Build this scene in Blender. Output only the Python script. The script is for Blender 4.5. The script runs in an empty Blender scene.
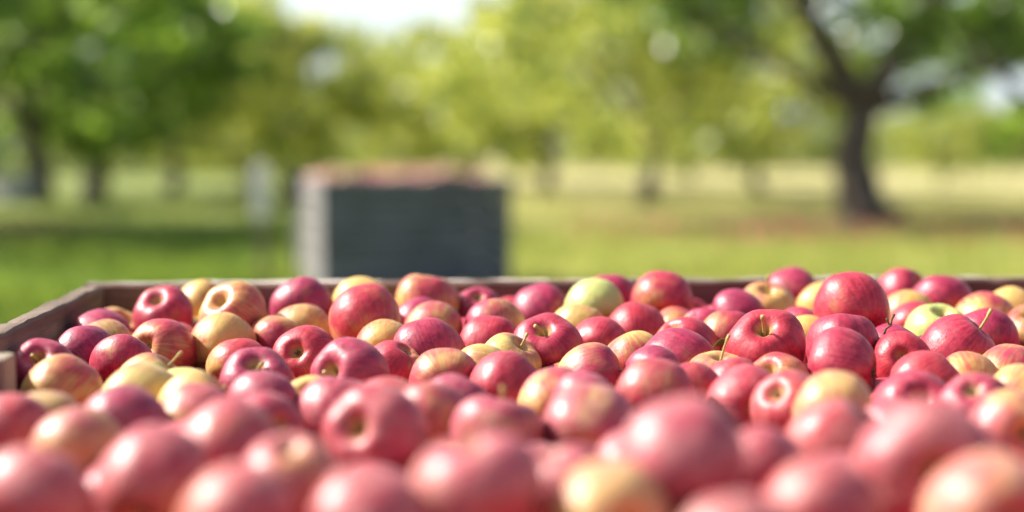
import bpy, math, random
import numpy as np
from mathutils import Vector, Matrix, Quaternion

R = math.radians
scene = bpy.context.scene
COL = scene.collection
rng = np.random.default_rng(7)
random.seed(7)

# ------------------------------------------------------------------ camera
F = 1500.0
DBG = 0
CAMZ = 0.97
YAW = math.atan(131 / F)
PITCH = math.atan(103 / F)
fwd = Vector((math.sin(YAW) * math.cos(PITCH), math.cos(YAW) * math.cos(PITCH), -math.sin(PITCH)))
rgt = Vector((math.cos(YAW), -math.sin(YAW), 0))
upv = rgt.cross(fwd)
CAM = Vector((0, 0, CAMZ))
cam_d = bpy.data.cameras.new("camera")
cam = bpy.data.objects.new("camera", cam_d)
COL.objects.link(cam)
cam.matrix_world = Matrix.Translation(CAM) @ Matrix((
    (rgt.x, upv.x, -fwd.x), (rgt.y, upv.y, -fwd.y), (rgt.z, upv.z, -fwd.z))).to_4x4()
cam_d.sensor_width = 36
cam_d.lens = F / 1024 * 36
cam_d.clip_start = 0.05
cam_d.clip_end = 2000
cam_d.dof.use_dof = True
cam_d.dof.focus_distance = 1.42
cam_d.dof.aperture_fstop = 1.7
scene.camera = cam


def at(px, py, D):
    return CAM + (fwd + rgt * ((px - 512) / F) - upv * ((py - 256) / F)) * D


def proj(p):
    v = Vector(p) - CAM
    D = v.dot(fwd)
    return 512 + v.dot(rgt) / D * F, 256 - v.dot(upv) / D * F, D


def ground_at(px, D):
    """ground point under image column px at depth D"""
    p = at(px, 153, D)
    return Vector((p.x, p.y, 0))


# ------------------------------------------------------------------ materials
def new_mat(name):
    m = bpy.data.materials.new(name)
    m.use_nodes = True
    nt = m.node_tree
    nt.nodes.clear()
    out = nt.nodes.new("ShaderNodeOutputMaterial")
    return m, nt, out


class NT:
    def __init__(s, nt):
        s.nt = nt

    def n(s, typ, **kw):
        x = s.nt.nodes.new(typ)
        for k, v in kw.items():
            setattr(x, k, v)
        return x

    def l(s, a, b):
        s.nt.links.new(a, b)

    def val(s, sock, v):
        if isinstance(v, bpy.types.NodeSocket):
            s.l(v, sock)
        else:
            sock.default_value = v

    def math(s, op, a, b=0.0, c=None, clamp=False):
        x = s.n("ShaderNodeMath", operation=op, use_clamp=clamp)
        s.val(x.inputs[0], a)
        s.val(x.inputs[1], b)
        if c is not None:
            s.val(x.inputs[2], c)
        return x.outputs[0]

    def mix(s, fac, a, b, blend='MIX'):
        x = s.n("ShaderNodeMix", data_type='RGBA', blend_type=blend)
        s.val(x.inputs[0], fac)
        for sock, v in ((x.inputs[6], a), (x.inputs[7], b)):
            if isinstance(v, tuple) and len(v) == 3:
                v = (*v, 1)
            s.val(sock, v)
        return x.outputs[2]

    def noise(s, vec, scale, detail=3, rough=0.5):
        x = s.n("ShaderNodeTexNoise")
        if vec is not None:
            s.l(vec, x.inputs['Vector'])
        x.inputs['Scale'].default_value = scale
        x.inputs['Detail'].default_value = detail
        x.inputs['Roughness'].default_value = rough
        return x.outputs[0]

    def smooth(s, v, lo, hi, a=0.0, b=1.0):
        x = s.n("ShaderNodeMapRange", interpolation_type='SMOOTHSTEP')
        s.val(x.inputs[0], v)
        for i, q in enumerate((lo, hi, a, b)):
            x.inputs[i + 1].default_value = q
        return x.outputs[0]

    def mapping(s, vec, scale=(1, 1, 1), loc=None):
        x = s.n("ShaderNodeMapping")
        s.l(vec, x.inputs[0])
        x.inputs['Scale'].default_value = scale
        if loc is not None:
            s.val(x.inputs['Location'], loc)
        return x.outputs[0]

    def bsdf(s, out, color, rough=0.5, spec=0.5, **kw):
        b = s.n("ShaderNodeBsdfPrincipled")
        if isinstance(color, tuple):
            color = (*color, 1) if len(color) == 3 else color
        s.val(b.inputs['Base Color'], color)
        s.val(b.inputs['Roughness'], rough)
        b.inputs['Specular IOR Level'].default_value = spec
        for k, v in kw.items():
            s.val(b.inputs[k.replace('_', ' ')], v)
        s.l(b.outputs[0], out.inputs[0])
        return b


def apple_material():
    m, nt, out = new_mat("apple_skin")
    g = NT(nt)
    tc = g.n("ShaderNodeTexCoord")
    oi = g.n("ShaderNodeObjectInfo")
    sep = g.n("ShaderNodeSeparateColor")
    g.l(oi.outputs['Color'], sep.inputs[0])
    blush, basehue, redhue = sep.outputs
    rnd = oi.outputs['Random']
    P = tc.outputs['Object']
    sx = g.n("ShaderNodeSeparateXYZ")
    g.l(P, sx.inputs[0])
    x, y, z = sx.outputs
    off = g.n("ShaderNodeCombineXYZ")
    g.l(g.math('MULTIPLY', rnd, 37.0), off.inputs[0])
    g.l(g.math('MULTIPLY', rnd, -23.0), off.inputs[1])
    g.l(g.math('MULTIPLY', rnd, 11.0), off.inputs[2])
    add = g.n("ShaderNodeVectorMath", operation='ADD')
    g.l(P, add.inputs[0])
    g.l(off.outputs[0], add.inputs[1])
    PR = add.outputs[0]
    # meridian streaks
    rr = g.math('SQRT', g.math('ADD', g.math('MULTIPLY', x, x), g.math('MULTIPLY', y, y)))
    rr = g.math('MAXIMUM', rr, 0.05)
    cx = g.n("ShaderNodeCombineXYZ")
    g.l(g.math('ADD', g.math('DIVIDE', x, rr), off.outputs[0].node.inputs[0].links[0].from_socket), cx.inputs[0])
    g.l(g.math('DIVIDE', y, rr), cx.inputs[1])
    g.l(g.math('MULTIPLY', z, 0.09), cx.inputs[2])
    streak = g.noise(cx.outputs[0], 11.0, 4, 0.62)
    fine = g.noise(cx.outputs[0], 34.0, 3, 0.6)
    low = g.noise(PR, 1.15, 2, 0.5)
    mid = g.noise(PR, 4.5, 3, 0.6)
    # coverage of the red blush: sunny side is +X
    s = g.math('MULTIPLY', x, 0.40)
    s = g.math('ADD', s, g.math('MULTIPLY', g.math('SUBTRACT', low, 0.5), 1.5))
    s = g.math('ADD', s, g.math('MULTIPLY', g.math('SUBTRACT', streak, 0.5), 1.1))
    s = g.math('ADD', s, g.math('MULTIPLY', g.math('SUBTRACT', fine, 0.5), 0.35))
    s = g.math('ADD', s, g.math('MULTIPLY', z, 0.22))
    s = g.math('ADD', s, g.math('MULTIPLY', g.math('SUBTRACT', blush, 0.5), 2.3))
    mask = g.smooth(s, -0.55, 0.45)
    base = g.mix(basehue, (0.58, 0.35, 0.085), (0.37, 0.46, 0.13))
    base = g.mix(g.smooth(mid, 0.3, 0.75, 0.0, 0.45), base, (0.62, 0.46, 0.18))
    red = g.mix(redhue, (0.29, 0.005, 0.024), (0.17, 0.004, 0.042))
    redl = g.mix(redhue, (0.47, 0.035, 0.050), (0.37, 0.024, 0.075))
    redc = g.mix(g.smooth(g.math('ADD', g.math('MULTIPLY', streak, 0.65), g.math('MULTIPLY', mid, 0.45)), 0.38, 0.68), red, redl)
    col = g.mix(mask, base, redc)
    # lenticels
    vo = g.n("ShaderNodeTexVoronoi")
    g.l(PR, vo.inputs['Vector'])
    vo.inputs['Scale'].default_value = 12.0
    len_ = g.smooth(vo.outputs['Distance'], 0.05, 0.12, 1.0, 0.0)
    col = g.mix(g.math('MULTIPLY', len_, 0.45), col, (0.72, 0.50, 0.30))
    # waxy film in cloudy patches, its strength painting foreground haze onto the skin
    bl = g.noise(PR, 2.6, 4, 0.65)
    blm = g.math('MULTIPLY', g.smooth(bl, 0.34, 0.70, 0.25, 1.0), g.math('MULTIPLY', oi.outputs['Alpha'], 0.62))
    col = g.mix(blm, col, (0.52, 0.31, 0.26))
    # russet and green round the stem dimple, tan in the calyx
    inner = g.smooth(g.math('ADD', rr, g.math('MULTIPLY', g.math('SUBTRACT', streak, 0.5), 0.25)), 0.10, 0.30, 1.0, 0.0)
    col = g.mix(g.math('MULTIPLY', inner, g.smooth(z, -0.3, 0.4, 0.55, 0.75)), col, (0.42, 0.34, 0.10))
    # small brown scuffs
    sc = g.noise(PR, 7.0, 2, 0.4)
    col = g.mix(g.smooth(sc, 0.70, 0.74, 0.0, 0.5), col, (0.20, 0.10, 0.05))
    rough = g.smooth(bl, 0.3, 0.75, 0.35, 0.53)
    bmp = g.n("ShaderNodeBump")
    bmp.inputs['Strength'].default_value = 0.10
    bmp.inputs['Distance'].default_value = 0.02
    hn = g.noise(PR, 22.0, 3, 0.6)
    hl = g.noise(PR, 3.0, 2, 0.5)
    g.l(g.math('ADD', g.math('MULTIPLY', hn, 0.5), g.math('MULTIPLY', hl, 2.0)), bmp.inputs['Height'])
    b = g.bsdf(out, col, rough, 0.5)
    g.l(bmp.outputs[0], b.inputs['Normal'])
    b.inputs['Subsurface Weight'].default_value = 0.08
    b.inputs['Subsurface Radius'].default_value = (1.0, 0.35, 0.2)
    b.inputs['Subsurface Scale'].default_value = 0.006
    b.inputs['Coat Weight'].default_value = 0.0
    b.inputs['Coat Roughness'].default_value = 0.22
    b.inputs['Sheen Weight'].default_value = 0.04
    b.inputs['Sheen Roughness'].default_value = 0.5
    return m


def wood_material(name, c1, c2, c3, axis='X', rim=False):
    m, nt, out = new_mat(name)
    g = NT(nt)
    tc = g.n("ShaderNodeTexCoord")
    oi = g.n("ShaderNodeObjectInfo")
    P = tc.outputs['Object']
    sc = {'X': (1.2, 22, 22), 'Y': (22, 1.2, 22), 'Z': (22, 22, 1.2)}[axis]
    loc = g.n("ShaderNodeCombineXYZ")
    g.l(g.math('MULTIPLY', oi.outputs['Random'], 13), loc.inputs[0])
    g.l(g.math('MULTIPLY', oi.outputs['Random'], 5), loc.inputs[2])
    V = g.mapping(P, sc, loc.outputs[0])
    n1 = g.noise(V, 1.6, 6, 0.65)
    n2 = g.noise(V, 7.0, 4, 0.7)
    n3 = g.noise(P, 3.5, 4, 0.6)
    col = g.mix(g.smooth(n1, 0.3, 0.7), c1, c2)
    col = g.mix(g.smooth(n3, 0.45, 0.75, 0, 0.75), col, c3)
    col = g.mix(g.smooth(n2, 0.62, 0.75, 0, 0.7), col, (0.05, 0.035, 0.025))
    bmp = g.n("ShaderNodeBump")
    bmp.inputs['Strength'].default_value = 0.5
    bmp.inputs['Distance'].default_value = 0.004
    g.l(g.math('ADD', n1, n2), bmp.inputs['Height'])
    b = g.bsdf(out, col, 0.8, 0.25)
    g.l(bmp.outputs[0], b.inputs['Normal'])
    return m


def simple_material(name, c1, c2, scale=8, rough=0.7, spec=0.3, bump=0.3):
    m, nt, out = new_mat(name)
    g = NT(nt)
    tc = g.n("ShaderNodeTexCoord")
    n1 = g.noise(tc.outputs['Object'], scale, 4, 0.6)
    col = g.mix(g.smooth(n1, 0.3, 0.7), c1, c2)
    bmp = g.n("ShaderNodeBump")
    bmp.inputs['Strength'].default_value = bump
    bmp.inputs['Distance'].default_value = 0.01
    g.l(n1, bmp.inputs['Height'])
    b = g.bsdf(out, col, rough, spec)
    g.l(bmp.outputs[0], b.inputs['Normal'])
    return m


def leaf_material(name, c1, c2, trans, tmix=0.5, rough=0.42, spec=1.0):
    m, nt, out = new_mat(name)
    g = NT(nt)
    tc = g.n("ShaderNodeTexCoord")
    geo = g.n("ShaderNodeNewGeometry")
    n1 = g.noise(tc.outputs['Object'], 2.0, 2, 0.5)
    fac = g.math('ADD', g.math('MULTIPLY', n1, 0.8), g.math('MULTIPLY', geo.outputs['Random Per Island'], 0.25))
    sm = g.smooth(fac, 0.44, 0.60)
    col = g.mix(sm, c1, c2)
    tcol = g.mix(sm, g.mix(0.25, c1, trans), g.mix(0.65, col, trans))
    p = g.n("ShaderNodeBsdfPrincipled")
    g.l(col, p.inputs['Base Color'])
    p.inputs['Roughness'].default_value = rough
    p.inputs['Specular IOR Level'].default_value = spec
    t = g.n("ShaderNodeBsdfTranslucent")
    g.l(tcol, t.inputs[0])
    mx = g.n("ShaderNodeMixShader")
    mx.inputs[0].default_value = tmix
    g.l(p.outputs[0], mx.inputs[1])
    g.l(t.outputs[0], mx.inputs[2])
    g.l(mx.outputs[0], out.inputs[0])
    return m


M_APPLE = apple_material()
M_STEM = simple_material("apple_stem_bark", (0.34, 0.24, 0.08), (0.50, 0.42, 0.16), 30, 0.6)
M_CALYX = simple_material("calyx_dry", (0.10, 0.07, 0.03), (0.22, 0.18, 0.08), 20, 0.8)
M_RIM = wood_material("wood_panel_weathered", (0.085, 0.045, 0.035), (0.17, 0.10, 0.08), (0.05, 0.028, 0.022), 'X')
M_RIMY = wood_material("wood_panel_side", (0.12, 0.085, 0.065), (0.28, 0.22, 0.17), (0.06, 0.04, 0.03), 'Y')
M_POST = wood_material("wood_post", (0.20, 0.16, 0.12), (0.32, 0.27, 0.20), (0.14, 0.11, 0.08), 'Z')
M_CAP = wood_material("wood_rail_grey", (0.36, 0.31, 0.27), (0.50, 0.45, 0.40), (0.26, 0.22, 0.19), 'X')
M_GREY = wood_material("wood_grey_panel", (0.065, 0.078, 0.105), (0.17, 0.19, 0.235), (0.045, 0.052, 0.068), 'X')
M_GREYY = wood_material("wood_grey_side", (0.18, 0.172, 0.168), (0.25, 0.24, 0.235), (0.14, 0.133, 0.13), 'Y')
M_BARK = simple_material("apple_bark", (0.026, 0.019, 0.014), (0.11, 0.09, 0.072), 5, 0.6, 0.4, 1.0)
M_LEAF = leaf_material("orchard_leaves", (0.030, 0.105, 0.018), (0.25, 0.36, 0.045), (0.62, 0.92, 0.10), 0.46, 0.33)
M_LEAFD = leaf_material("orchard_leaves_deep", (0.018, 0.060, 0.012), (0.12, 0.22, 0.03), (0.42, 0.68, 0.07), 0.36, 0.33)
M_LEAFY = leaf_material("orchard_leaves_yellowing", (0.11, 0.20, 0.03), (0.46, 0.47, 0.09), (0.90, 0.93, 0.20), 0.52, 0.35)
M_WOODS = leaf_material("woods_leaves", (0.11, 0.17, 0.04), (0.26, 0.32, 0.07), (0.55, 0.55, 0.14), 0.45)
M_LOOSE = leaf_material("loose_leaf", (0.05, 0.10, 0.02), (0.09, 0.16, 0.03), (0.2, 0.3, 0.05), 0.25)


def turf_colour(g, P, gain=1.0):
    def c(*v):
        return tuple(q * gain for q in v)
    sx = g.n("ShaderNodeSeparateXYZ")
    g.l(P, sx.inputs[0])
    x, y, z = sx.outputs
    big = g.noise(P, 0.10, 3, 0.6)
    mid = g.noise(P, 0.55, 4, 0.6)
    patch = g.noise(P, 1.6, 3, 0.6)
    fine = g.noise(P, 9.0, 5, 0.7)
    green = g.mix(g.smooth(mid, 0.35, 0.65), g.mix(g.smooth(patch, 0.3, 0.7), c(0.035, 0.085, 0.012), c(0.09, 0.16, 0.02)), c(0.15, 0.24, 0.035))
    yell = g.mix(g.smooth(patch, 0.3, 0.7), c(0.23, 0.26, 0.06), c(0.41, 0.41, 0.13))
    dry = g.mix(g.smooth(fine, 0.3, 0.7), c(0.33, 0.28, 0.14), c(0.45, 0.40, 0.22))
    side = g.smooth(g.math('ADD', x, g.math('MULTIPLY', g.math('SUBTRACT', big, 0.5), 3.0)), -1.4, 0.2)
    col = g.mix(side, green, yell)
    far = g.smooth(g.math('ADD', y, g.math('MULTIPLY', g.math('SUBTRACT', mid, 0.5), 10.0)), 17.0, 24.0)
    col = g.mix(g.math('MULTIPLY', g.math('MULTIPLY', far, g.smooth(side, 0, 1, 0.45, 1.0)), g.smooth(mid, 0.35, 0.62, 0.25, 0.9)), col, dry)
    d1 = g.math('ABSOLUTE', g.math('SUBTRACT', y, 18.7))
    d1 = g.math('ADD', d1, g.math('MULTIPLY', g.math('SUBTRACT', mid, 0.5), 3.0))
    litter_shade = g.math('MULTIPLY', g.smooth(d1, 1.8, 3.6, 1.0, 0.0), g.math('MAXIMUM', g.smooth(x, 1.6, 5.0), g.smooth(x, -2.8, -5.0)))  # litter band, widened and darkened to paint tree shade into the turf
    soil_shade = g.mix(g.smooth(fine, 0.3, 0.7), (0.065, 0.042, 0.032), (0.19, 0.12, 0.085))
    col = g.mix(g.math('MULTIPLY', litter_shade, 0.9), col, soil_shade)
    return col, fine


def ground_material():
    m, nt, out = new_mat("orchard_grass_ground")
    g = NT(nt)
    tc = g.n("ShaderNodeTexCoord")
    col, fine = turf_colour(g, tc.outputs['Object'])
    bmp = g.n("ShaderNodeBump")
    bmp.inputs['Strength'].default_value = 0.8
    bmp.inputs['Distance'].default_value = 0.05
    g.l(fine, bmp.inputs['Height'])
    b = g.bsdf(out, col, 0.9, 0.15)
    g.l(bmp.outputs[0], b.inputs['Normal'])
    return m


def blade_material():
    m, nt, out = new_mat("grass_blades")
    g = NT(nt)
    tc = g.n("ShaderNodeTexCoord")
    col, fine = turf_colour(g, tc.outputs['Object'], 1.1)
    p = g.n("ShaderNodeBsdfPrincipled")
    g.l(col, p.inputs['Base Color'])
    p.inputs['Roughness'].default_value = 0.4
    t = g.n("ShaderNodeBsdfTranslucent")
    g.l(g.mix(0.35, col, (0.5, 0.6, 0.08)), t.inputs[0])
    mx = g.n("ShaderNodeMixShader")
    mx.inputs[0].default_value = 0.4
    g.l(p.outputs[0], mx.inputs[1])
    g.l(t.outputs[0], mx.inputs[2])
    g.l(mx.outputs[0], out.inputs[0])
    return m


# ------------------------------------------------------------------ mesh helpers
def mesh_np(name, verts, faces, mat, smooth=True):
    """verts (n,3); faces (m,k) with constant k"""
    me = bpy.data.meshes.new(name)
    verts = np.asarray(verts, dtype=np.float32)
    faces = np.asarray(faces, dtype=np.int32)
    m_, k = faces.shape
    me.vertices.add(len(verts))
    me.vertices.foreach_set("co", verts.ravel())
    me.loops.add(m_ * k)
    me.loops.foreach_set("vertex_index", faces.ravel())
    me.polygons.add(m_)
    me.polygons.foreach_set("loop_start", np.arange(m_, dtype=np.int32) * k)
    me.polygons.foreach_set("use_smooth", np.full(m_, smooth))
    me.update(calc_edges=True)
    me.validate()
    if mat:
        me.materials.append(mat)
    return me


def mesh_py(name, verts, faces, mat, smooth=False):
    me = bpy.data.meshes.new(name)
    me.from_pydata([tuple(v) for v in verts], [], faces)
    me.materials.append(mat)
    if smooth:
        me.polygons.foreach_set("use_smooth", [True] * len(me.polygons))
    me.update()
    return me


def link(name, data, parent=None):
    o = bpy.data.objects.new(name, data)
    COL.objects.link(o)
    if parent:
        o.parent = parent
    return o


def tag(o, label=None, cat=None, group=None, kind=None):
    if label:
        o["label"] = label
    if cat:
        o["category"] = cat
    if group:
        o["group"] = group
    if kind:
        o["kind"] = kind
    return o


def tube(pts, radii, seg=10):
    """returns verts, faces of a tapered capped tube"""
    V, Fc = [], []
    n = len(pts)
    pts = [Vector(p) for p in pts]
    prev = None
    for i, p in enumerate(pts):
        d = (pts[min(i + 1, n - 1)] - pts[max(i - 1, 0)]).normalized()
        a = prev if prev is not None else (Vector((1, 0, 0)) if abs(d.x) < 0.8 else Vector((0, 1, 0)))
        a = (a - d * a.dot(d)).normalized()
        prev = a
        b = d.cross(a)
        for k in range(seg):
            t = 2 * math.pi * k / seg
            V.append(p + (a * math.cos(t) + b * math.sin(t)) * radii[i])
    for i in range(n - 1):
        for k in range(seg):
            k2 = (k + 1) % seg
            Fc.append((i * seg + k, i * seg + k2, (i + 1) * seg + k2, (i + 1) * seg + k))
    Fc.append(tuple(range(seg - 1, -1, -1)))
    Fc.append(tuple((n - 1) * seg + k for k in range(seg)))
    return V, Fc


def merge(parts):
    V, Fc = [], []
    for v, f in parts:
        o = len(V)
        V += list(v)
        Fc += [tuple(i + o for i in q) for q in f]
    return V, Fc


def box(x0, x1, y0, y1, z0, z1, bev=0.003, wob=0.0):
    """a board with chamfered edges and slightly uneven corners"""
    import bmesh
    bm = bmesh.new()
    bmesh.ops.create_cube(bm, size=1)
    for v in bm.verts:
        v.co = Vector(((x0 + x1) / 2 + v.co.x * (x1 - x0), (y0 + y1) / 2 + v.co.y * (y1 - y0),
                       (z0 + z1) / 2 + v.co.z * (z1 - z0)))
        if wob:
            v.co.z += random.uniform(-wob, wob)
    bmesh.ops.bevel(bm, geom=list(bm.edges), offset=bev, segments=2, affect='EDGES', profile=0.6)
    V = [v.co.copy() for v in bm.verts]
    Fc = [tuple(v.index for v in f.verts) for f in bm.faces]
    bm.free()
    return V, Fc


def plank(x0, x1, y0, y1, z0, z1, wear=0.0008, n=70):
    """a rough sawn board along its longer side, its edges chipped and uneven"""
    along_x = (x1 - x0) > (y1 - y0)
    a0, a1 = (x0, x1) if along_x else (y0, y1)
    b0, b1 = (y0, y1) if along_x else (x0, x1)
    ch = min(0.003, (b1 - b0) * .2)
    V, Fc = [], []
    w1 = w2 = 0.0
    for i in range(n + 1):
        a = a0 + (a1 - a0) * i / n
        w1 = w1 * .6 + random.gauss(0, wear) * .8
        w2 = w2 * .6 + random.gauss(0, wear) * .8
        chip = -abs(random.gauss(0, .0032)) if random.random() < .14 else 0
        ring = [(b0, z0 + ch), (b0 + ch, z0), (b1 - ch, z0), (b1, z0 + ch), (b1, z1 - ch + w1), (b1 - ch, z1 + w1),
                (b0 + ch, z1 + w2 + chip), (b0, z1 - ch + w2 + chip)]
        for (b, z) in ring:
            V.append(Vector((a, b, z)) if along_x else Vector((b, a, z)))
    for i in range(n):
        for k in range(8):
            k2 = (k + 1) % 8
            q = (i * 8 + k, i * 8 + k2, (i + 1) * 8 + k2, (i + 1) * 8 + k)
            Fc.append(q if along_x else q[::-1])
    e = tuple(range(8))
    f = tuple(n * 8 + k for k in range(8))
    Fc.append(e[::-1] if along_x else e)
    Fc.append(f if along_x else f[::-1])
    return V, Fc


# ------------------------------------------------------------------ world, sun
SUN_EL = R(41)
sun_to = Vector((-1.0, 0.40, 0)).normalized() * math.cos(SUN_EL)
sun_to.z = math.sin(SUN_EL)
world = bpy.data.worlds.new("World")
scene.world = world
world.use_nodes = True
wn = world.node_tree
bg = wn.nodes.get("Background")
if bg is None:
    bg = wn.nodes.new("ShaderNodeBackground")
    wo = wn.nodes.new("ShaderNodeOutputWorld")
    wn.links.new(bg.outputs[0], wo.inputs[0])
sky = wn.nodes.new("ShaderNodeTexSky")
sky.sky_type = 'NISHITA'
sky.sun_disc = False
sky.sun_elevation = SUN_EL
sky.sun_rotation = math.atan2(sun_to.x, sun_to.y)
sky.air_density = 1.0
sky.dust_density = 5.0
G = NT(wn)
wtc = G.n("ShaderNodeTexCoord")
wv = G.mapping(wtc.outputs['Generated'], (1.0, 1.0, 3.2))
c1 = G.noise(wv, 2.3, 6, 0.6)
wsep = G.n("ShaderNodeSeparateXYZ")
G.l(wtc.outputs['Generated'], wsep.inputs[0])
low_ = G.smooth(wsep.outputs[2], 0.05, 0.30, 0.34, -0.10)
cl = G.smooth(G.math('ADD', c1, low_), 0.50, 0.68, 0.0, 0.85)
wcol = G.mix(cl, sky.outputs[0], (6.2, 7.0, 7.4))
wn.links.new(wcol, bg.inputs[0])
bg.inputs[1].default_value = 0.085
sl = bpy.data.lights.new("sun", 'SUN')
sl.energy = 5.0
sl.angle = R(0.55)
sl.color = (1.0, 0.94, 0.85)
sun = bpy.data.objects.new("sun", sl)
COL.objects.link(sun)
sun.rotation_euler = (-sun_to).to_track_quat('-Z', 'Y').to_euler()
sun.location = (-6, 0, 6)

vs = scene.view_settings
vs.view_transform = 'Standard'
vs.look = 'None'
vs.gamma = 1
vs.use_curve_mapping = False
vs.exposure = 1.12

# ------------------------------------------------------------------ apples: meshes
PROFILE = [(0.0, 0.47), (0.05, 0.49), (0.11, 0.58), (0.19, 0.71), (0.30, 0.80), (0.44, 0.83), (0.62, 0.77), (0.80, 0.61),
           (0.93, 0.38), (1.0, 0.10), (0.985, -0.18), (0.90, -0.45), (0.76, -0.66), (0.60, -0.79), (0.44, -0.855),
           (0.31, -0.85), (0.21, -0.79), (0.13, -0.72), (0.06, -0.69), (0.0, -0.685)]


def resample(P, n):
    P = [Vector((*p, 0)) for p in P]
    out = []
    m = len(P) - 1
    for i in range(n):
        t = i / (n - 1) * m
        k = min(int(t), m - 1)
        u = t - k
        p0, p1, p2, p3 = P[max(k - 1, 0)], P[k], P[k + 1], P[min(k + 2, m)]
        q = 0.5 * ((2 * p1) + (p2 - p0) * u + (2 * p0 - 5 * p1 + 4 * p2 - p3) * u * u + (3 * p1 - p0 - 3 * p2 + p3) * u ** 3)
        out.append((max(q.x, 0.0), q.y))
    return out


def apple_mesh(seed, rings=40, seg=56, name="apple"):
    r_ = np.random.default_rng(seed)
    prof = resample(PROFILE, rings)
    tall = r_.uniform(0.87, 1.09)
    lob = r_.uniform(0.008, 0.045)
    ph = r_.uniform(0, 6.28, 6)
    skew = r_.uniform(-0.11, 0.11, 2)
    a2 = r_.uniform(0.0, 0.05)
    taper = r_.uniform(-0.03, 0.09)
    V = []
    for (r, z) in prof[1:-1]:
        for k in range(seg):
            t = 2 * math.pi * k / seg
            dn = max(0, -z)
            up = max(0, z)
            s = 1 + lob * math.cos(5 * t + ph[0]) * (0.35 + dn + 0.4 * up) + a2 * math.cos(2 * t + ph[1]) \
                + 0.015 * math.sin(3 * t + ph[2] + 2 * z) + taper * z
            zz = z * tall + (skew[0] * math.cos(t + ph[3]) + 0.015 * math.cos(5 * t + ph[0])) * r
            V.append((r * s * math.cos(t), r * s * math.sin(t), zz))
    n = rings - 2
    faces = []
    top = len(V)
    V.append((0, 0, prof[0][1] * tall))
    bot = len(V)
    V.append((0, 0, prof[-1][1] * tall))
    for i in range(n - 1):
        for k in range(seg):
            k2 = (k + 1) % seg
            faces.append((i * seg + k, (i + 1) * seg + k, (i + 1) * seg + k2, i * seg + k2))
    for k in range(seg):
        k2 = (k + 1) % seg
        faces.append((top, k, k2))
        faces.append((bot, (n - 1) * seg + k2, (n - 1) * seg + k))
    return mesh_py(name, V, faces, M_APPLE, True)


def stem_mesh(seed):
    r_ = random.Random(seed)
    a = r_.uniform(0, 6.28)
    bend = r_.uniform(0.05, 0.22)
    L = r_.uniform(0.50, 0.72) if seed < 50 else 1.0
    pts, rad = [], []
    for i in range(9):
        t = i / 8
        pts.append((math.cos(a) * bend * t * t, math.sin(a) * bend * t * t, 0.44 + L * t))
        rad.append(0.042 - 0.010 * t + (0.022 if i >= 7 else 0) + (0.012 if i == 0 else 0))
    V, Fc = tube(pts, rad, 9)
    return mesh_py("stem", V, Fc, M_STEM, True)


def calyx_mesh(seed):
    r_ = random.Random(seed)
    parts = []
    for k in range(5):
        t = 2 * math.pi * k / 5 + r_.uniform(-.1, .1)
        c, s = math.cos(t), math.sin(t)
        q = Vector((-s, c, 0))
        pts = [Vector((c * 0.015, s * 0.015, -0.68)), Vector((c * 0.055, s * 0.055, -0.725)),
               Vector((c * 0.075, s * 0.075, -0.77)), Vector((c * (0.05 + r_.uniform(0, .05)), s * 0.07, -0.815))]
        parts.append(tube(pts, [0.022, 0.026, 0.018, 0.005], 6))
    V, Fc = merge(parts)
    return mesh_py("calyx", V, Fc, M_CALYX, True)


APPLES = [apple_mesh(100 + i) for i in range(16)]
STEMS = [stem_mesh(i) for i in range(5)]
LONG = [stem_mesh(60 + i) for i in range(2)]
CALYX = [calyx_mesh(i) for i in range(3)]

# colour kinds: coverage, base hue (0 yellow..1 green), red hue (0 crimson..1 purple), words
KIND = {
    'Q': (0.74, 0.10, 0.45, "dusty pink"),
    'R': (0.87, 0.15, 0.30, "crimson"),
    'M': (0.93, 0.20, 0.95, "purplish red"),
    'P': (0.52, 0.10, 0.60, "pink blushed"),
    'O': (0.62, 0.00, 0.05, "orange red"),
    'Y': (0.40, 0.05, 0.25, "yellow and pink"),
    'L': (0.42, 0.45, 0.40, "pale yellow"),
    'G': (0.12, 1.00, 0.50, "green"),
    'D': (0.98, 0.10, 0.70, "dark red"),
}
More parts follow.
